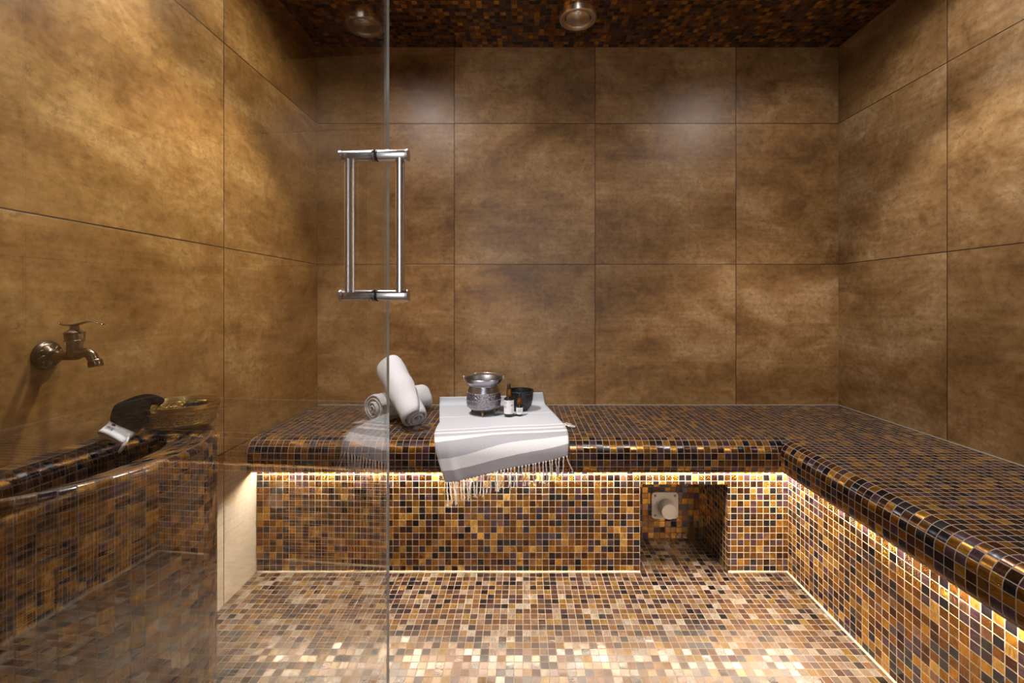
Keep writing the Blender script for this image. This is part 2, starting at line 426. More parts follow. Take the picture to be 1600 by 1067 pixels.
bm = bmesh.new(); add_box(bm, XF - .0125, XF - .0045, BYS + .02, YF - .014, BT - .1045, BT - .1008); tag(link('led_strip', bm, LED, bench), 'glowing warm white strip under the bench nose', None)
# pale silicone joints where bench, floor and walls meet
bm = bmesh.new()
add_tube(bm, [(BXL + .003, BYB - .003, BT + .001), (BXR - .003, BYB - .003, BT + .001)], .0028, 6)
add_tube(bm, [(BXR - .003, BYB - .003, BT + .001), (BXR - .003, BYS + .01, BT + .001)], .0028, 6)
link('sealant_joint', bm, simple('grey sealant', (.30, .26, .20), .6), bench)
bm = bmesh.new()
add_tube(bm, [(BXL + .004, YF - .001, .001), (NX0, YF - .001, .001)], .0035, 6)
add_tube(bm, [(NX1, YF - .001, .001), (XF - .001, YF - .001, .001), (XF - .001, BYS + .01, .001)], .0035, 6)
link('floor_joint', bm, simple('cream grout joint', (.55, .46, .33), .7), bench)

# ------------------------------------------------------------------ steam outlet in the niche
so = thing('steam_outlet', 'beige square steam outlet with round nozzle in the bench niche', 'vent', (.529, NY, .13))
cx, cz = .5290, .889 - 318 / 703 * NY
bm = bmesh.new(); hw = .049
pts = []
for qx, qz, a0 in ((1, 1, 0), (-1, 1, 90), (-1, -1, 180), (1, -1, 270)):
    for j in range(6):
        a = math.radians(a0 + j * 18); pts.append((qx * (hw - .013) + .013 * math.cos(a), qz * (hw - .013) + .013 * math.sin(a)))
fr = [bm.verts.new((cx + p[0], NY - .010, cz + p[1])) for p in pts]; bk = [bm.verts.new((cx + p[0], NY - .0003, cz + p[1])) for p in pts]
bm.faces.new(fr); n = len(pts)
for i in range(n): bm.faces.new((fr[i], bk[i], bk[(i + 1) % n], fr[(i + 1) % n]))
bmesh.ops.recalc_face_normals(bm, faces=bm.faces)
link('mounting_plate', bm, M['plaster'], so)
bm = bmesh.new(); add_lathe(bm, [(.036, .0), (.033, .003), (.0295, .006), (.0285, .048), (.0265, .0505), (.0, .0508)], 40, (cx, NY - .0098, cz), (0, -1, 0))
link('nozzle', bm, M['plaster'], so, True, 40)
for sx in (-1, 1):
    for sz in (-1, 1):
        bm = bmesh.new(); add_lathe(bm, [(.0048, 0), (.0044, .0018), (.0025, .0024), (.0022, .0012), (0, .0012)], 16, (cx + sx * .037, NY - .0099, cz + sz * .037), (0, -1, 0))
        link('screw', bm, M['screw'], so, True)

# ------------------------------------------------------------------ ceiling fitting
cf = thing('ceiling_fitting', 'round brushed steel fitting set in the dark mosaic ceiling', 'light fitting', (.208, 1.70, ZC))
c0 = (.208, 1.700, ZC)
warm = simple('spun steel', (.95, .86, .76), .32, 1.)
for nd in warm.node_tree.nodes:
    if nd.type == 'BSDF_PRINCIPLED':
        nd.inputs['Anisotropic'].default_value = .85; nd.inputs['Anisotropic Rotation'].default_value = .25
        tg = warm.node_tree.nodes.new('ShaderNodeTangent'); tg.direction_type = 'RADIAL'; tg.axis = 'Z'
        warm.node_tree.links.new(tg.outputs[0], nd.inputs['Tangent'])
bm = bmesh.new(); add_lathe(bm, [(.0715, -.0), (.0715, .004), (.0700, .016), (.0680, .0195), (.0660, .0205), (.0510, .0165), (.0490, .0145), (.0485, .008)], 72, (0, 0, 0), (0, 0, -1))
o = link('bezel', bm, warm, cf, True, 50); o.location = (0, 0, 0); o.matrix_parent_inverse = Matrix()
bm = bmesh.new(); add_lathe(bm, [(.0480, .004), (.0462, .008), (.0455, .0145), (.0440, .0165), (.0, .0215)], 72, (0, 0, 0), (0, 0, -1))
o = link('disc', bm, warm, cf, True, 50); o.matrix_parent_inverse = Matrix()
cf.location = c0

# ------------------------------------------------------------------ glass door
DE = Vector((-.0573, -1, 0)).normalized(); DN = Vector((1, -.0573, 0)).normalized()
D0 = Vector((-.2549, .85, 0)); TH = .005; DW = .865
bm = bmesh.new()
def dp(e, n, z): return D0 + DE * e + DN * n + Vector((0, 0, z))
vs = {}
for e in (0, DW):
    for n_ in (-TH / 2, TH / 2):
        for z in (.008, ZC - .008): vs[e, n_, z] = bm.verts.new(dp(e, n_, z))
def dq(*k): return bm.faces.new([vs[i] for i in k])
zl, zh, a, b = .008, ZC - .008, -TH / 2, TH / 2
for fdef, mi in (((((0, b, zl), (DW, b, zl), (DW, b, zh), (0, b, zh))), 0), (((0, a, zl), (DW, a, zl), (DW, a, zh), (0, a, zh)), 0),
                 (((0, a, zl), (0, b, zl), (0, b, zh), (0, a, zh)), 1), (((DW, a, zl), (DW, b, zl), (DW, b, zh), (DW, a, zh)), 1),
                 (((0, a, zl), (DW, a, zl), (DW, b, zl), (0, b, zl)), 1), (((0, a, zh), (DW, a, zh), (DW, b, zh), (0, b, zh)), 1)):
    f = dq(*fdef); f.material_index = mi
bmesh.ops.recalc_face_normals(bm, faces=bm.faces)
door = link('door_1', bm, [M['glass'], M['glassedge']]); door['kind'] = 'structure'
tag(door, 'frameless clear glass door standing open with steel pull handles', None)
for z0, z1 in ((0., .06), (ZC - .06, ZC)):                        # pivot shoes at the hinge side
    bm = bmesh.new(); add_box(bm, -.06, .06, -.016, .016, z0, z1, .003)
    Mx = Matrix(((DE.x, DN.x, 0, 0), (DE.y, DN.y, 0, 0), (0, 0, 1, 0), (0, 0, 0, 1)))
    c = dp(DW - .06, 0, 0); bm.transform(Matrix.Translation(c) @ Mx); bmesh.ops.recalc_face_normals(bm, faces=bm.faces)
    link('pivot_shoe', bm, M['steel'], door)
HE = .060; ZT_, ZB_ = 1.1435, .8985
for sgn, nb, ne in ((1, .0435, .0585), (-1, .0480, .0640)):
    bm = bmesh.new(); add_tube(bm, [dp(HE, sgn * nb, ZB_ + .004), dp(HE, sgn * nb, ZT_ - .004)], .0080, 28, False)
    hd = link('door_handle', bm, M['steel'], door, True)
    tag(hd, 'steel pull handle on the room side of the glass' if sgn > 0 else 'steel pull handle seen through the glass', None)
    for z in (ZT_, ZB_):
        bm = bmesh.new()
        p = [(0, .0088), (.0005, .0096), (ne - .0055 - .001, .0096), (ne - .0055, .0092), (ne - .0050, .0092), (ne - .0045, .0104), (ne - .0005, .0104), (ne, .0098)]
        pts = [dp(HE, sgn * (TH / 2 + .002 + q[0] * ((ne - TH / 2 - .002) / ne)), z) for q in p]
        add_tube(bm, pts, [q[1] for q in p], 32)
        link('mounting_post', bm, M['steel'], hd, True, 35)
        bm = bmesh.new(); add_tube(bm, [dp(HE, sgn * TH / 2, z), dp(HE, sgn * (TH / 2 + .0024), z)], .0104, 24)
        tag(link('washer', bm, M['black'], hd, True, 35), 'black rubber washer', None)

# ------------------------------------------------------------------ wash basin on the left wall
bs = thing('wash_basin', 'half-round basin of dark glass mosaic built against the left wall', 'basin', (XL, .835, 0))
RZ, R0, YC = .609, .255, .835
N = 48
def outer(i, r): 
    a = -PI / 2 + PI * i / N; return (XL + r * math.cos(a), YC + r * math.sin(a))
def inner(i):
    a = -PI / 2 + PI * i / N; c, s = math.cos(a), math.sin(a)
    c = max(c, 0)
    return (XL + .030 + .166 * c ** .62, .800 + (.133 if s > 0 else .185) * math.copysign(abs(s) ** .85, s))
bm = bmesh.new(); uv = bm.loops.layers.uv.verify()
al = PI * R0 / N
ov = [(R0, 0., 0.), (R0, RZ - .012, RZ - .012), (R0 - .0035, RZ - .0035, RZ + .001), (R0 - .012, RZ, RZ + .010)]
ring = [[bm.verts.new((*outer(i, r), z)) for i in range(N + 1)] for r, z, _ in ov]
for k in range(3):
    for i in range(N):
        f = bm.faces.new((ring[k][i], ring[k][i + 1], ring[k + 1][i + 1], ring[k + 1][i])); f.smooth = True
        for l, (ii, kk) in zip(f.loops, ((i, k), (i + 1, k), (i + 1, k + 1), (i, k + 1))): l[uv].uv = (ii * al / P, ov[kk][2] / P)
it = [bm.verts.new((*inner(i), RZ)) for i in range(N + 1)]; ib = [bm.verts.new((*inner(i), RZ - .15)) for i in range(N + 1)]
ilen = [0.]
for i in range(N): ilen.append(ilen[-1] + (it[i + 1].co - it[i].co).length)
for i in range(N):
    f = bm.faces.new((ring[3][i], ring[3][i + 1], it[i + 1], it[i]))
    for l, ii in zip(f.loops, (i, i + 1, i + 1, i)):
        d = (Vector(outer(ii, R0)) - l.vert.co.xy).length if l.vert in it else 0.012
        l[uv].uv = (ii * al / P, (RZ + .010 + d - .012) / P)
    f = bm.faces.new((it[i], it[i + 1], ib[i + 1], ib[i]))
    for l, ii in zip(f.loops, (i, i + 1, i + 1, i)): l[uv].uv = (ilen[ii] / P, l.vert.co.z / P)
bf = bm.faces.new(list(reversed(ib)))
lw = [bm.verts.new((XL, v.co.y, RZ)) for v in (it[0], it[-1])]
nr = bm.verts.new((XL, YC - R0 + .012, RZ)); fa = bm.verts.new((XL, YC + R0 - .012, RZ))
lf = [bm.faces.new((it[0], it[-1], lw[1], lw[0])), bm.faces.new((it[0], lw[0], nr, ring[3][0])), bm.faces.new((it[-1], ring[3][-1], fa, lw[1])), bf]
iw = bm.faces.new((it[0], ib[0], ib[-1], it[-1]))
for f in lf:
    for l in f.loops: l[uv].uv = ((l.vert.co.x - XL) / P / 1.4, l.vert.co.y / P)
for l in iw.loops: l[uv].uv = (l.vert.co.y / P, (l.vert.co.z - RZ) / P)
bmesh.ops.remove_doubles(bm, verts=bm.verts, dist=1e-5)
bmesh.ops.recalc_face_normals(bm, faces=bm.faces); bm.normal_update()
for f in bm.faces:
    if f.calc_center_median().z > RZ - .0005 and abs(f.normal.z) > .9:
        if f.normal.z < 0: bmesh.ops.reverse_faces(bm, faces=bm.faces)
        break
link('basin_shell', bm, M['mos_basin'], bs)

# ------------------------------------------------------------------ wall tap
YT = .826
tp = thing('wall_tap', 'aged bronze lever tap on the left wall above the basin', 'tap', (XL, YT, .788))
bm = bmesh.new()
add_lathe(bm, [(.0265, .0002), (.0265, .004), (.0245, .0065), (.0235, .0060), (.022, .0085), (.0125, .0125), (.0105, .016), (.0098, .022), (0, .022)], 48, (XL, YT, .789), (1, 0, 0))
link('rosette', bm, simple('blackened bronze', (.11, .085, .06), .30, 1., (90, .15, .001), var=.35), tp, True, 45)
bm = bmesh.new()
for j in range(9):                                            # raised petal outlines
    a = 2 * PI * j / 9
    ctr = Vector((XL + .0100, YT + .0165 * math.cos(a), .789 + .0165 * math.sin(a)))
    pl = [ctr + Vector((.0004 - .0018 * math.cos(b - a), .0052 * math.cos(b), .0052 * math.sin(b))) for b in (2 * PI * q / 14 for q in range(15))]
    add_tube(bm, pl, .0006, 6, False)
link('petal_relief', bm, M['bronze'], tp, True)
bm = bmesh.new()
pth = catmull([(XL + .018, YT, .788), (-.845, YT, .788), (-.826, YT, .789), (-.811, YT, .793), (-.800, YT, .794), (-.7925, YT, .789), (-.7875, YT, .7795), (-.786, YT, .774)], 6)
rr = [.0098 if i < 4 else .0082 if i < 10 else .0105 - abs(i - 15) * .0004 if i < 20 else .0085 for i in range(len(pth))]
add_tube(bm, pth, rr, 20)
add_tube(bm, [(-.823, YT, .789), (-.823, YT, .798), (-.823, YT, .808), (-.823, YT, .8145)], [.0115, .0112, .0118, .0125], 24)
link('spout', bm, M['bronze'], tp, True, 60)
bm = bmesh.new(); add_tube(bm, [(-.7862, YT, .780), (-.7856, YT, .7785), (-.7835, YT, .7690), (-.7834, YT, .7685)], [.0090, .0108, .0108, .0100], 24)
link('spout_ring', bm, M['bronze'], tp, True, 40)
bm = bmesh.new(); add_lathe(bm, [(.0118, .8140), (.0150, .8148), (.0150, .8170), (.0138, .8180), (.0146, .8195), (.0146, .8280), (.0152, .8290), (.0152, .8315), (.0115, .8340), (.0072, .8365), (.0062, .8430), (.0075, .8440), (0, .8445)], 32, (-.823, YT, 0))
link('bonnet', bm, M['bronze'], tp, True, 40)
bm = bmesh.new()
lp = catmull([(-.852, YT, .8492), (-.847, YT, .8462), (-.836, YT, .8445), (-.823, YT, .8448), (-.808, YT, .8485), (-.796, YT, .8512), (-.786, YT, .8503), (-.778, YT, .8475), (-.770, YT, .8462)], 4)
add_tube(bm, lp, [.0022 + .0042 * math.sin(PI * min(1, (i + 1) / (len(lp) * .8))) ** .8 if i < len(lp) * .78 else .0035 for i in range(len(lp))], 14, True, .32)
link('lever', bm, M['bronze'], tp, True)

# ------------------------------------------------------------------ brass bowl, cup, mitt on the basin
BX, BY = -.742, .976
bb = thing('brass_bowl', 'chased brass hand bowl sitting on the rim of the mosaic basin', 'bowl', (BX, BY, RZ))
pr = [(0, 0), (.044, 0), (.050, .003), (.060, .013), (.0645, .0185), (.0650, .020), (.0665, .022), (.0650, .024), (.0665, .034), (.0682, .045), (.0695, .0465), (.0702, .048), (.0690, .0500), (.0700, .0530), (.0735, .0590), (.0738, .0602), (.0720, .0603), (.0680, .0530), (.0655, .040), (.0630, .024), (.057, .013), (.045, .0035), (0, .003)]
vm = [0, 0, .05, .1, .18, .2, .2, .26, .5, .74, .78, .8, .8, .82, .9, .9, .9, .8, .6, .4, .2, .1, 0]
bm = bmesh.new(); add_lathe(bm, pr, 72, (BX, BY, RZ + .0005), um=6., vmap=vm)
link('bowl_body', bm, M['brass'], bb, True, 60)
for zz, rr_ in ((.0222, .0668), (.0478, .0704)):
    bm = bmesh.new()
    for j in range(84):
        a = 2 * PI * j / 84; bmesh.ops.create_icosphere(bm, subdivisions=1, radius=.0013, matrix=Matrix.Translation((BX + rr_ * math.cos(a), BY + rr_ * math.sin(a), RZ + zz + .0005)))
    link('beaded_line', bm, M['brass'], bb, True)
KX, KY = -.724, .994
bm = bmesh.new(); z0 = RZ + .0042
add_lathe(bm, [(0, 0), (.019, 0), (.0212, .002), (.0225, .046), (.0235, .0475), (.0222, .0482), (.0205, .045), (.019, .004), (0, .003)], 40, (KX, KY, z0))
tag(link('cup', bm, M['cup'], None, True, 50), 'small black cup standing inside the brass bowl', 'cup')

mt = thing('bath_mitt', 'black exfoliating mitt with white cuff draped over the basin edge', 'glove', (-.82, .90, RZ))
key = [  # centre, half-width vector, half thickness
    ((-.8200, .8910, .6180), (.0385, -.0165, -.0050), .0085),
    ((-.8135, .9110, .6310), (.0385, -.0165, -.0065), .0110),
    ((-.8090, .9180, .6460), (.0435, -.0195, -.0080), .0180),
    ((-.8045, .9260, .6600), (.0470, -.0240, -.0060), .0230),
    ((-.8000, .9350, .6730), (.0380, -.0230, .0000), .0165),
    ((-.7900, .9450, .6810), (.0250, -.0200, .0000), .0110),
    ((-.7780, .9530, .6790), (.0130, -.0170, .0000), .0085),
    ((-.7670, .9590, .6710), (.0060, -.0120, .0000), .0060),
]
cc = catmull([k[0] for k in key], 5); ww = catmull([k[1] for k in key], 5); hh = [v.x for v in catmull([(k[2], 0, 0) for k in key], 5)]
def mitt_ring(bm, i, n=28, grow=0., sag=0.):
    c, w, h = cc[i], ww[i], hh[i] + grow
    d = (cc[min(i + 1, len(cc) - 1)] - cc[max(i - 1, 0)]).normalized()
    up = w.cross(d).normalized()
    if up.z < 0: up = -up
    wl = w.length + grow; wd = w.normalized(); out = []
    for j in range(n):
        a = 2 * PI * j / n; ca, sa = math.cos(a), math.sin(a)
        x = math.copysign(abs(ca) ** .8, ca); y = math.copysign(abs(sa) ** .9, sa)
        out.append(bm.verts.new(c + wd * (x * wl) + up * (y * h - sag * (x * x - .3))))
    return out
bm = bmesh.new(); NCF = 6
rings = [mitt_ring(bm, i, sag=.004) for i in range(NCF - 1, len(cc))]
for r_a, r_b in zip(rings, rings[1:]):
    for j in range(28): bm.faces.new((r_a[j], r_a[(j + 1) % 28], r_b[(j + 1) % 28], r_b[j]))
bm.faces.new(rings[-1])
bmesh.ops.recalc_face_normals(bm, faces=bm.faces)
mi = link('mitt_body', bm, M['mitt'], mt, True)
sd = mi.modifiers.new('sub', 'SUBSURF'); sd.levels = sd.render_levels = 1
bm = bmesh.new()
og = [mitt_ring(bm, i, grow=.0012, sag=.004) for i in range(NCF + 1)]; ig = [mitt_ring(bm, i, grow=-.0005, sag=.004) for i in range(NCF + 1)]
for rr2 in (og, ig):
    for r_a, r_b in zip(rr2, rr2[1:]):
        for j in range(28): bm.faces.new((r_a[j], r_a[(j + 1) % 28], r_b[(j + 1) % 28], r_b[j]))
for j in range(28):
    bm.faces.new((og[0][j], og[0][(j + 1) % 28], ig[0][(j + 1) % 28], ig[0][j]))
bmesh.ops.recalc_face_normals(bm, faces=bm.faces)
cu = link('cuff', bm, M['cuff'], mt, True); tag(cu, 'white cuff with dark lettering', None)
# hanging loop at the front corner of the cuff
e0 = cc[4] + ww[4] * .80 + Vector((.004, -.004, .002)); e1 = cc[1] + ww[1] * .98 + Vector((-.004, -.004, -.022))
bm = bmesh.new(); add_tube(bm, catmull([e0, (e0 + e1) / 2 + Vector((.008, -.004, .003)), e1, (e0 + e1) / 2 + Vector((.002, -.006, -.001)), e0 + Vector((-.003, -.003, -.001))], 6), .0022, 8, True, .5)
link('hanging_loop', bm, M['cuff'], mt, True)
def text_mesh(body, size):
    cv = bpy.data.curves.new('lettering', 'FONT'); cv.body = body; cv.size = size; cv.align_x = 'CENTER'; cv.align_y = 'CENTER'; cv.resolution_u = 3
    ob = bpy.data.objects.new('lettering', cv); C.objects.link(ob)
    bpy.context.view_layer.update()
    me = bpy.data.meshes.new_from_object(ob.evaluated_get(bpy.context.evaluated_depsgraph_get()))
    bpy.data.objects.remove(ob); bpy.data.curves.remove(cv)
    bm = bmesh.new(); bm.from_mesh(me); bpy.data.meshes.remove(me)
    return bm
def cuff_top(fw, fd, off):                                     # fw -1..1 across, fd 0..1 along the cuff
    t = fd * NCF; i = min(int(t), NCF - 1); g = t - i
    c = cc[i].lerp(cc[i + 1], g); w = ww[i].lerp(ww[i + 1], g); h = hh[i] + (hh[i + 1] - hh[i]) * g
    d = (cc[i + 1] - cc[i]).normalized(); up = w.cross(d).normalized()
    if up.z < 0: up = -up
    y = max(0, 1 - abs(fw) ** 2.2) ** .45
    return c + w.normalized() * (fw * w.length) + up * (y * (h + .0012) - .004 * (fw * fw - .3) + off)
bm = text_mesh("L'EXPURE", .0072)
bmesh.ops.subdivide_edges(bm, edges=[e for e in bm.edges if e.calc_length() > .0015], cuts=2)
for v in bm.verts:
    v.co = cuff_top(-.22 + v.co.x / .0405, .36 + v.co.y / .026, .0007)
ltr = link('lettering', bm, M['ink'], cu)
bm = bmesh.new()
for rx, ry, ox in ((.0038, .0022, -.0022), (.0034, .0014, .0025), (.002, .0022, .0028)):
    pl = []
    for q in range(17):
        a = 2 * PI * q / 16; pl.append(cuff_top(-.13 + (ox + rx * math.cos(a)) / .0405, .70 + (ry * math.sin(a)) / .026, .0006))
    add_tube(bm, pl, .00042, 5, False)
link('leaf_emblem', bm, M['ink'], cu)

# ------------------------------------------------------------------ rolled towels
def roll(p0, p1, R, turns, hel, seed, flatten=0.):
    """a towel rolled up: a thick spiral strip swept along the axis; p0 is the end that shows"""
    p0, p1 = Vector(p0), Vector(p1); d = (p1 - p0); Lh = d.length; d.normalize(); x, y = frame(d)
    if y.z < 0: x, y = -x, -y
    NS, NA = 22, int(turns * 26); r0 = .0075
    pitch = (R - r0) / turns; th = pitch * .90
    bm = bmesh.new(); G = []
    for k in range(NS + 1):
        s = k / NS; row_o, row_i = [], []
        T_ = turns * 2 * PI + hel * (s - .3)
        e = min(s, 1 - s) * Lh
        edge = min(1, math.sqrt(max(0, 1 - max(0, (.006 - e) / .006) ** 2)) * .6 + .4)
        for j in range(NA + 1):
            ph = T_ * j / NA
            r = r0 + pitch * ph / (2 * PI)
            r *= 1 + .085 * noise.noise(Vector((math.cos(ph) * 1.2, math.sin(ph) * 1.2, s * 3 + seed)))
            r += .0035 * noise.noise(Vector((ph * .55, s * 5, seed * 3.1)))
            tt = th * .5 * edge
            if NA - j < 3: tt *= (.35, .75, .92)[NA - j]
            a = ph + seed * 1.7
            off = .010 * noise.noise(Vector((ph * .30, seed * 5.3, 0))) + (-.006 + .006 * ph / T_) * 1.2
            pos = s * Lh + off * ((1 - s) - s)
            for rw, q in ((row_o, r + tt), (row_i, r - tt)):
                v = x * (math.cos(a) * q) + y * (math.sin(a) * q * (1 - flatten))
                rw.append(bm.verts.new(p0 + d * pos + v))
        G.append((row_o, row_i))
    for k in range(NS):
        (o0, i0), (o1, i1) = G[k], G[k + 1]
        for j in range(NA):
            bm.faces.new((o0[j], o0[j + 1], o1[j + 1], o1[j])); bm.faces.new((i0[j], i1[j], i1[j + 1], i0[j + 1]))
        bm.faces.new((o0[0], o1[0], i1[0], i0[0])); bm.faces.new((o0[-1], i0[-1], i1[-1], o1[-1]))
    for (o_, i_), fl in ((G[0], 0), (G[-1], 1)):
        for j in range(NA): bm.faces.new((o_[j], i_[j], i_[j + 1], o_[j + 1]))
    bmesh.ops.recalc_face_normals(bm, faces=bm.faces)
    return bm
GT = 'rolled white towels on the bench'
o = link('rolled_towel', roll((-.545, 1.632, BT + .0530), (-.405, 1.842, BT + .0510), .0495, 3.4, 1.0, .4), M['terry'], None, True)
tag(o, 'rolled white towel lying flat on the mosaic bench, under the leaning one', 'towel', GT)
o2 = link('rolled_towel', roll((-.364, 1.535, BT + .0430), (-.512, 1.712, BT + .1960), .0470, 3.0, 2.6, 1.3), M['terry'], None, True)
tag(o2, 'rolled white towel leaning up across the top of the other roll', 'towel', GT)

# ------------------------------------------------------------------ striped towel
GAP = .0045
pathp = []
for i in range(12): pathp.append((YB - .007, BT + .110 - i * .0075))
for i in range(9):
    a = i / 8 * PI / 2; pathp.append((YB - .007 - .020 + .020 * math.cos(a), BT + GAP + .020 - .020 * math.sin(a)))
nfl = 30; ya, yb2 = YB - .027, YN + r1
for i in range(1, nfl): pathp.append((ya + (yb2 - ya) * i / nfl, BT + GAP))
for i in range(13):
    a = i / 12 * PI / 2; rr2 = r1 + GAP; pathp.append((YN + r1 - rr2 * math.sin(a), BT - r1 + rr2 * math.cos(a)))
for i in range(1, 24): pathp.append((YN - GAP - .00025 * i, BT - r1 - i * .0075))
tl = [0.]
for q0, q1 in zip(pathp, pathp[1:]): tl.append(tl[-1] + math.hypot(q1[0] - q0[0], q1[1] - q0[1]))
t_corner = tl[12 + 4]                                        # where wall turns to bench
def path_at(t):
    t += t_corner
    t = min(max(t, 0), tl[-1] - 1e-6)
    for i in range(len(tl) - 1):
        if tl[i + 1] >= t:
            g = (t - tl[i]) / (tl[i + 1] - tl[i]); a, b = pathp[i], pathp[i + 1]
            y, z = a[0] + (b[0] - a[0]) * g, a[1] + (b[1] - a[1]) * g
            l = math.hypot(b[0] - a[0], b[1] - a[1]); return y, z, ((b[1] - a[1]) / l, -(b[0] - a[0]) / l)
TW = .412
def t_of_z(z): 
    for i in range(len(pathp) - 1, 0, -1):
        if pathp[i][1] <= z <= pathp[i - 1][1] and pathp[i][0] < YN + .01:
            g = (z - pathp[i][1]) / (pathp[i - 1][1] - pathp[i][1]); return tl[i] - g * (tl[i] - tl[i - 1]) - t_corner
tL, tR = t_of_z(.318), t_of_z(.4015)
def towel_pt(u, v):
    """u 0..1 across, v 0..1 from fringe to back; returns position, normal, metres along"""
    hem = tL + (tR - tL) * u + .003 * math.sin(u * 9)
    back = -.028 - .008 * u - (.012 if u > .80 else 0) * min(1, (u - .8) * 12 if u > .8 else 0)
    t = hem + (back - hem) * v
    left = -.243 - .110 * min(1, v * 1.05) + .028 * math.sin(PI * min(1, v / .5)) * -.6
    right = .1420 + .008 * math.sin(PI * min(1, v * 2.2)) - .058 * max(0, (v - .38) / .62) ** 1.2
    x = left + (right - left) * u
    y, z, n = path_at(t)
    w = .0016 * (1 + noise.noise(Vector((x * 9, t * 11, 2.2)))) + .0012 * (1 + noise.noise(Vector((x * 26, t * 14, 5.))))
    hang = max(0, min(1, (t - .45) / .12))
    w *= .5 + .5 * hang
    w += hang * (.0035 * (1 + noise.noise(Vector((x * 7, t * 3, 9.))))) + hang * .008 * math.exp(-((u - .10) / .03) ** 2)
    w += hang * .010 * math.exp(-((u - .52) / .25) ** 2)
    if v > .9: w *= .5
    sgn = 1
    ny, nz = n
    if t < .02 and False: pass
    if nz < -1e-6 or (abs(nz) < 1e-6 and ny > 0): ny, nz = -ny, -nz
    if abs(nz) < .3 and y > 1.8 and ny > 0: ny = -ny
    return Vector((x, y + ny * w, z + nz * w)), (hem - t)
st = thing('striped_towel', 'grey and white striped cotton towel with fringe draped over the bench front', 'towel', (-.07, 1.6, BT))
bm = bmesh.new(); uv = bm.loops.layers.uv.verify(); NU, NV = 56, 110
g = [[towel_pt(i / NU, j / NV) for i in range(NU + 1)] for j in range(NV + 1)]
vv = [[bm.verts.new(p[0]) for p in row] for row in g]
for j in range(NV):
    for i in range(NU):
        f = bm.faces.new((vv[j][i], vv[j][i + 1], vv[j + 1][i + 1], vv[j + 1][i])); f.smooth = True
        for l, (jj, ii) in zip(f.loops, ((j, i), (j, i + 1), (j + 1, i + 1), (j + 1, i))): l[uv].uv = (ii / NU * TW, g[jj][ii][1])
cl = link('cloth', bm, M['towel'], st)
sl = cl.modifiers.new('thick', 'SOLIDIFY'); sl.thickness = .0022; sl.offset = 0
NT_ = 36
def tassel(p, ln, lean, rng):
    bm = bmesh.new(); p = Vector(p); n = 8
    sw = [Vector((lean * (i / n) ** 1.3 + rng.uniform(-.0008, .0008), -.0015 * math.sin(i / n * PI) - .001, -ln * i / n)) for i in range(n + 1)]
    for ph in (0, PI):                                       # two twisted yarns
        pts = [p + s + Vector((math.cos(ph + i * 1.5), math.sin(ph + i * 1.5), 0)) * .0010 for i, s in enumerate(sw)]
        add_tube(bm, pts, [.0015] * n + [.0019], 6)
    e = p + sw[-1]
    for q in range(4):
        add_tube(bm, [e + Vector((0, 0, .003)), e + Vector((rng.uniform(-.002, .002), rng.uniform(-.002, .002), -.004)), e + Vector((rng.uniform(-.004, .004), rng.uniform(-.003, .003), -.010))], [.0014, .0010, .0006], 5)
    return bm
rg = random.Random(5)
for i in range(NT_):
    u = (i + .5) / NT_; u = min(.995, max(.005, u + rg.uniform(-.006, .006)))
    p, _ = towel_pt(u, .004)
    ln = .062 - .010 * u + rg.uniform(-.008, .006) + (.006 if u < .12 else 0)
    link('tassel', tassel(p, ln, rg.uniform(-.007, .007) + (.014 if u > .97 else 0), rg), M['fringe'], st, True)
# tassels that stick out over the bench from the folded end
pr_, _ = towel_pt(1., .33)
for i, (dx, dy, dz) in enumerate(((.044, .002, .004), (.040, -.012, .002), (.034, .012, .003), (.028, -.022, .001))):
    bm = bmesh.new()
    b0 = pr_ + Vector((-.008, -.012 + .008 * i, .001))
    ps = catmull([b0, b0 + Vector((dx * .35, dy * .6 + .006, .004)), b0 + Vector((dx * .7, dy - .004, dz)), b0 + Vector((dx, dy, 0))], 5)
    ps = [Vector((q.x, q.y, max(q.z, BT + .0025))) for q in ps]
    add_tube(bm, ps, .0018, 6)
    link('tassel', bm, M['fringe'], st, True)

# ------------------------------------------------------------------ things on the striped towel
ZT2 = BT + .0096
PX, PY = -.152, 1.748
pt = thing('silver_pot', 'chased silver metal pot with neck, standing on the striped towel', 'pot', (PX, PY, ZT2))
pr = [(0, .013), (.040, .0125), (.054, .019), (.0605, .026), (.0620, .028), (.0640, .030), (.0665, .040), (.0672, .052), (.0655, .070), (.0630, .082), (.0622, .085), (.0590, .096), (.0565, .103), (.0550, .1070), (.0550, .1085), (.0600, .1125), (.0675, .1220), (.0695, .1250), (.0700, .1275), (.0730, .1325), (.0740, .1350), (.0725, .1370), (.0695, .1350), (.0660, .1240), (.053, .1090), (.055, .100), (.062, .06), (.058, .025), (.040, .016), (0, .016)]
vm = [0, .05, .1, .18, .2, .24, .3, .45, .6, .72, .76, .78, .8, .8, .82, .85, .9, .9, .9, .92, .95, .95, .9, .9, .85, .85, .85, .85, .8, .8]
bm = bmesh.new(); add_lathe(bm, pr[:22], 72, (PX, PY, ZT2), um=3., vmap=vm[:22])
link('pot_body', bm, M['tinned'], pt, True, 55)
bm = bmesh.new(); add_lathe(bm, pr[21:], 72, (PX, PY, ZT2))
tag(link('inner_lining', bm, simple('dull inner metal', (.20, .195, .20), .42, 1.), pt, True, 55), 'dull grey inside of the pot', None)
for zz, rr_ in ((.0295, .0646), (.0565, .0677), (.0838, .0632)):
    bm = bmesh.new()
    for j in range(80):
        a = 2 * PI * j / 80; bmesh.ops.create_icosphere(bm, subdivisions=1, radius=.0013, matrix=Matrix.Translation((PX + rr_ * math.cos(a), PY + rr_ * math.sin(a), ZT2 + zz)))
    link('beaded_line', bm, M['steel'], pt, True)
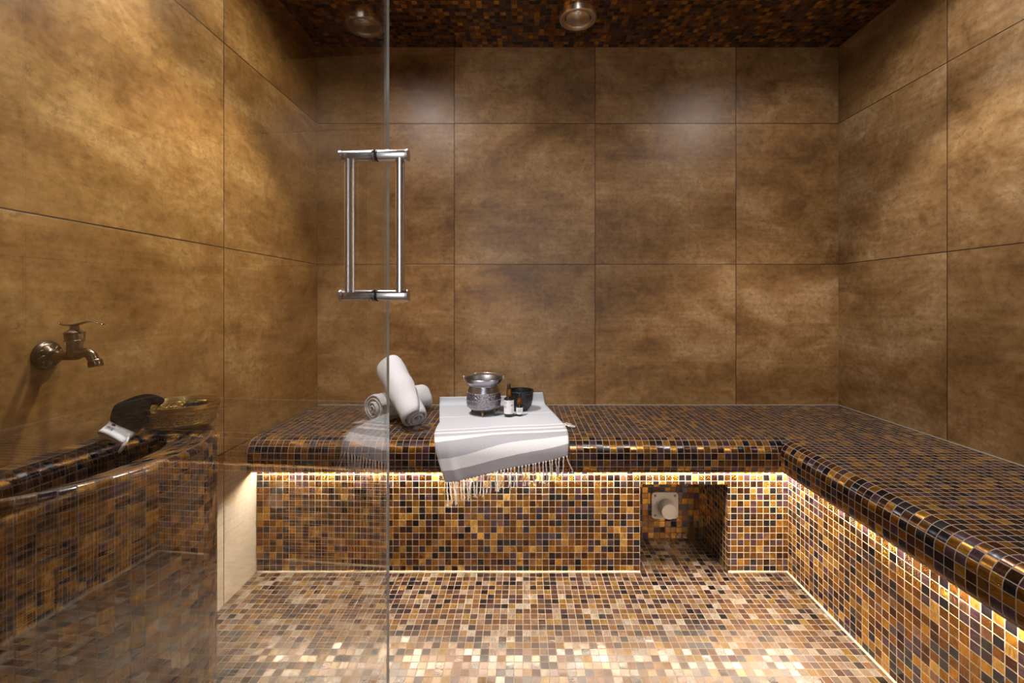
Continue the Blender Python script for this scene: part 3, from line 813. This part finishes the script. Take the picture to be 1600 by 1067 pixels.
for j in range(3):
    a = -PI / 2 + 2 * PI * j / 3; bm = bmesh.new(); c, s = math.cos(a), math.sin(a)
    add_tube(bm, [(PX + c * .046, PY + s * .046, ZT2 + .019), (PX + c * .053, PY + s * .053, ZT2 + .009), (PX + c * .056, PY + s * .056, ZT2)], [.0085, .005, .0032], 12)
    link('foot', bm, M['bronze'], pt, True)
for sx in (-1, 1):
    bm = bmesh.new()
    add_tube(bm, [(PX + sx * .071, PY, ZT2 + .127), (PX + sx * .0760, PY, ZT2 + .131), (PX + sx * .0780, PY, ZT2 + .139), (PX + sx * .0760, PY, ZT2 + .144)], [.003, .0042, .0042, .002], 10, True, .6)
    link('lug', bm, M['steel'], pt, True)
bm = bmesh.new()
add_tube(bm, [(PX + .0785 * math.cos(a), PY + .0785 * math.sin(a), ZT2 + .140 + .003 * math.sin(a)) for a in (PI * q / 28 for q in range(29))], .0021, 10)
link('bail_handle', bm, M['steel'], pt, True)

def bottle(name, label, x, y, R, bh, nr_, nh, br, bhh, lab0, lab1, marks):
    t = thing(name, label, 'bottle', (x, y, ZT2), 'dropper bottles on the striped towel')
    bm = bmesh.new(); add_lathe(bm, [(0, 0), (R * .9, 0), (R, .003), (R, bh - .004), (R * .93, bh), (nr_ * 1.15, bh + .004), (nr_ * 1.02, bh + .006)], 40, (x, y, ZT2))
    link('bottle_body', bm, M['darkglass'], t, True, 60)
    z0 = bh + .006
    bm = bmesh.new(); add_lathe(bm, [(nr_ * 1.02, z0), (nr_, z0 + .002), (nr_, z0 + nh * .6), (nr_ * .8, z0 + nh * .9), (br, z0 + nh)], 32, (x, y, ZT2))
    link('neck', bm, M['amber'], t, True, 60)
    z1 = z0 + nh
    bm = bmesh.new(); add_lathe(bm, [(br * 1.0, z1), (br * 1.08, z1 + .002), (br, z1 + .004), (br * .98, z1 + bhh * .8), (br * .7, z1 + bhh * .96), (0, z1 + bhh)], 28, (x, y, ZT2))
    link('dropper_bulb', bm, M['black'], t, True, 60)
    bm = bmesh.new(); rr2 = R + .0004
    a0, a1 = -PI / 2 - 1.75, -PI / 2 + 1.75; cols = []
    for q in range(33):
        a = a0 + (a1 - a0) * q / 32; cols.append((bm.verts.new((x + rr2 * math.cos(a), y + rr2 * math.sin(a), ZT2 + lab0)), bm.verts.new((x + rr2 * math.cos(a), y + rr2 * math.sin(a), ZT2 + lab1))))
    for q0, q1 in zip(cols, cols[1:]): bm.faces.new((q0[0], q1[0], q1[1], q0[1]))
    lb = link('paper_label', bm, M['label'], t, True)
    bm = bmesh.new(); rr3 = R + .0008                           # tiny illegible print
    for (p0, p1, h0, h1) in marks:
        vs_ = []
        for q in range(5):
            a = -PI / 2 + p0 + (p1 - p0) * q / 4; vs_.append([bm.verts.new((x + rr3 * math.cos(a), y + rr3 * math.sin(a), ZT2 + lab0 + (lab1 - lab0) * h)) for h in (h0, h1)])
        for q0, q1 in zip(vs_, vs_[1:]): bm.faces.new((q0[0], q1[0], q1[1], q0[1]))
    link('print', bm, M['greyink'], lb)
    return t
bottle('dropper_bottle', 'taller amber dropper bottle with white label beside the silver pot', -.0530, 1.708, .0188, .066, .0098, .029, .0070, .021, .0095, .0605,
       [(.35, .95, .60, .645), (.45, .95, .675, .70), (.5, .9, .27, .30), (.5, .9, .13, .15), (-1.0, -.45, .9, .92), (-1., -.35, .82, .84), (-1., -.4, .74, .76), (-1., -.5, .55, .565), (-1., -.45, .50, .515), (-1, -.5, .45, .465), (.0, .9, .9, .915)])
bottle('dropper_bottle', 'shorter amber dropper bottle in front of the black bowl', -.0130, 1.714, .0125, .036, .0090, .024, .0046, .019, .0055, .0305,
       [(-.6, .5, .72, .76), (-.6, .3, .60, .64), (-.6, .5, .48, .52), (-.6, .4, .36, .40)])
bm = bmesh.new(); bx, by = -.0115, 1.806
add_lathe(bm, [(0, 0), (.030, 0), (.036, .003), (.046, .018), (.0515, .042), (.0530, .062), (.0530, .068), (.0550, .070), (.0552, .0765), (.0540, .0780), (.0520, .0775), (.0505, .062), (.048, .040), (.040, .016), (.028, .006), (0, .005)], 64, (bx, by, ZT2))
tag(link('stone_bowl', bm, M['stonebowl'], None, True, 50), 'black stone bowl at the back of the striped towel behind the bottles', 'bowl')

# ------------------------------------------------------------------ lights
def spot(name, loc, power, size, blend, col, rad=.035, aim=None):
    l = bpy.data.lights.new(name, 'SPOT'); l.energy = power; l.spot_size = math.radians(size); l.spot_blend = blend; l.color = col; l.shadow_soft_size = rad
    o = bpy.data.objects.new(name, l); C.objects.link(o); o.location = loc
    d = (Vector(aim) - Vector(loc)) if aim else Vector((0, 0, -1))
    o.rotation_euler = d.to_track_quat('-Z', 'Y').to_euler()
    return o
WHT = (1., .93, .88)
for x, y, pw in ((-.50, 1.26, 56), (.97, 1.25, 48), (-.66, .86, 48), (.97, .40, 36)):
    spot('downlight', (x, y, ZC - .012), pw, 84, .35, WHT)
    if y > 1: spot('downlight_spill', (x, y, ZC - .012), pw * .32, 168, .5, WHT)
for nm, pw, sx, sy, loc, rot in (('hallway_fill', 9, 1.0, .4, (.15, -1.2, 2.28), (0, 0, 0)), ('handle_fill_strip', 17, .42, 1.5, (-.18, -1.97, 1.15), (PI / 2, 0, 0))):  # unseen area fills added behind the camera to brighten the door handles
    al_ = bpy.data.lights.new(nm, 'AREA'); al_.energy = pw; al_.shape = 'RECTANGLE'; al_.size = sx; al_.size_y = sy; al_.color = (.93, .96, 1.)
    ao = bpy.data.objects.new(nm, al_); C.objects.link(ao); ao.location = loc; ao.rotation_euler = rot
W = bpy.data.worlds.new('World'); S.world = W; W.use_nodes = True
W.node_tree.nodes['Background'].inputs[0].default_value = (.9, .7, .5, 1); W.node_tree.nodes['Background'].inputs[1].default_value = .05

# ------------------------------------------------------------------ camera and view
cam = bpy.data.cameras.new('camera'); co = bpy.data.objects.new('camera', cam); C.objects.link(co)
co.location = (0, 0, H); co.rotation_euler = (PI / 2, 0, 0)
cam.sensor_fit = 'HORIZONTAL'; cam.sensor_width = 36; cam.lens = 703 / 1600 * 36
cam.shift_x = -17 / 1600; cam.shift_y = -63.5 / 1600; cam.clip_start = .01
S.camera = co
S.view_settings.view_transform = 'Standard'; S.view_settings.look = 'None'; S.view_settings.gamma = 1; S.view_settings.exposure = 0.
S.view_settings.use_curve_mapping = False
S.cycles.use_denoising = True
S.cycles.caustics_reflective = False; S.cycles.caustics_refractive = False
S.cycles.sample_clamp_indirect = 4.
S.cycles.max_bounces = 10; S.cycles.transparent_max_bounces = 12
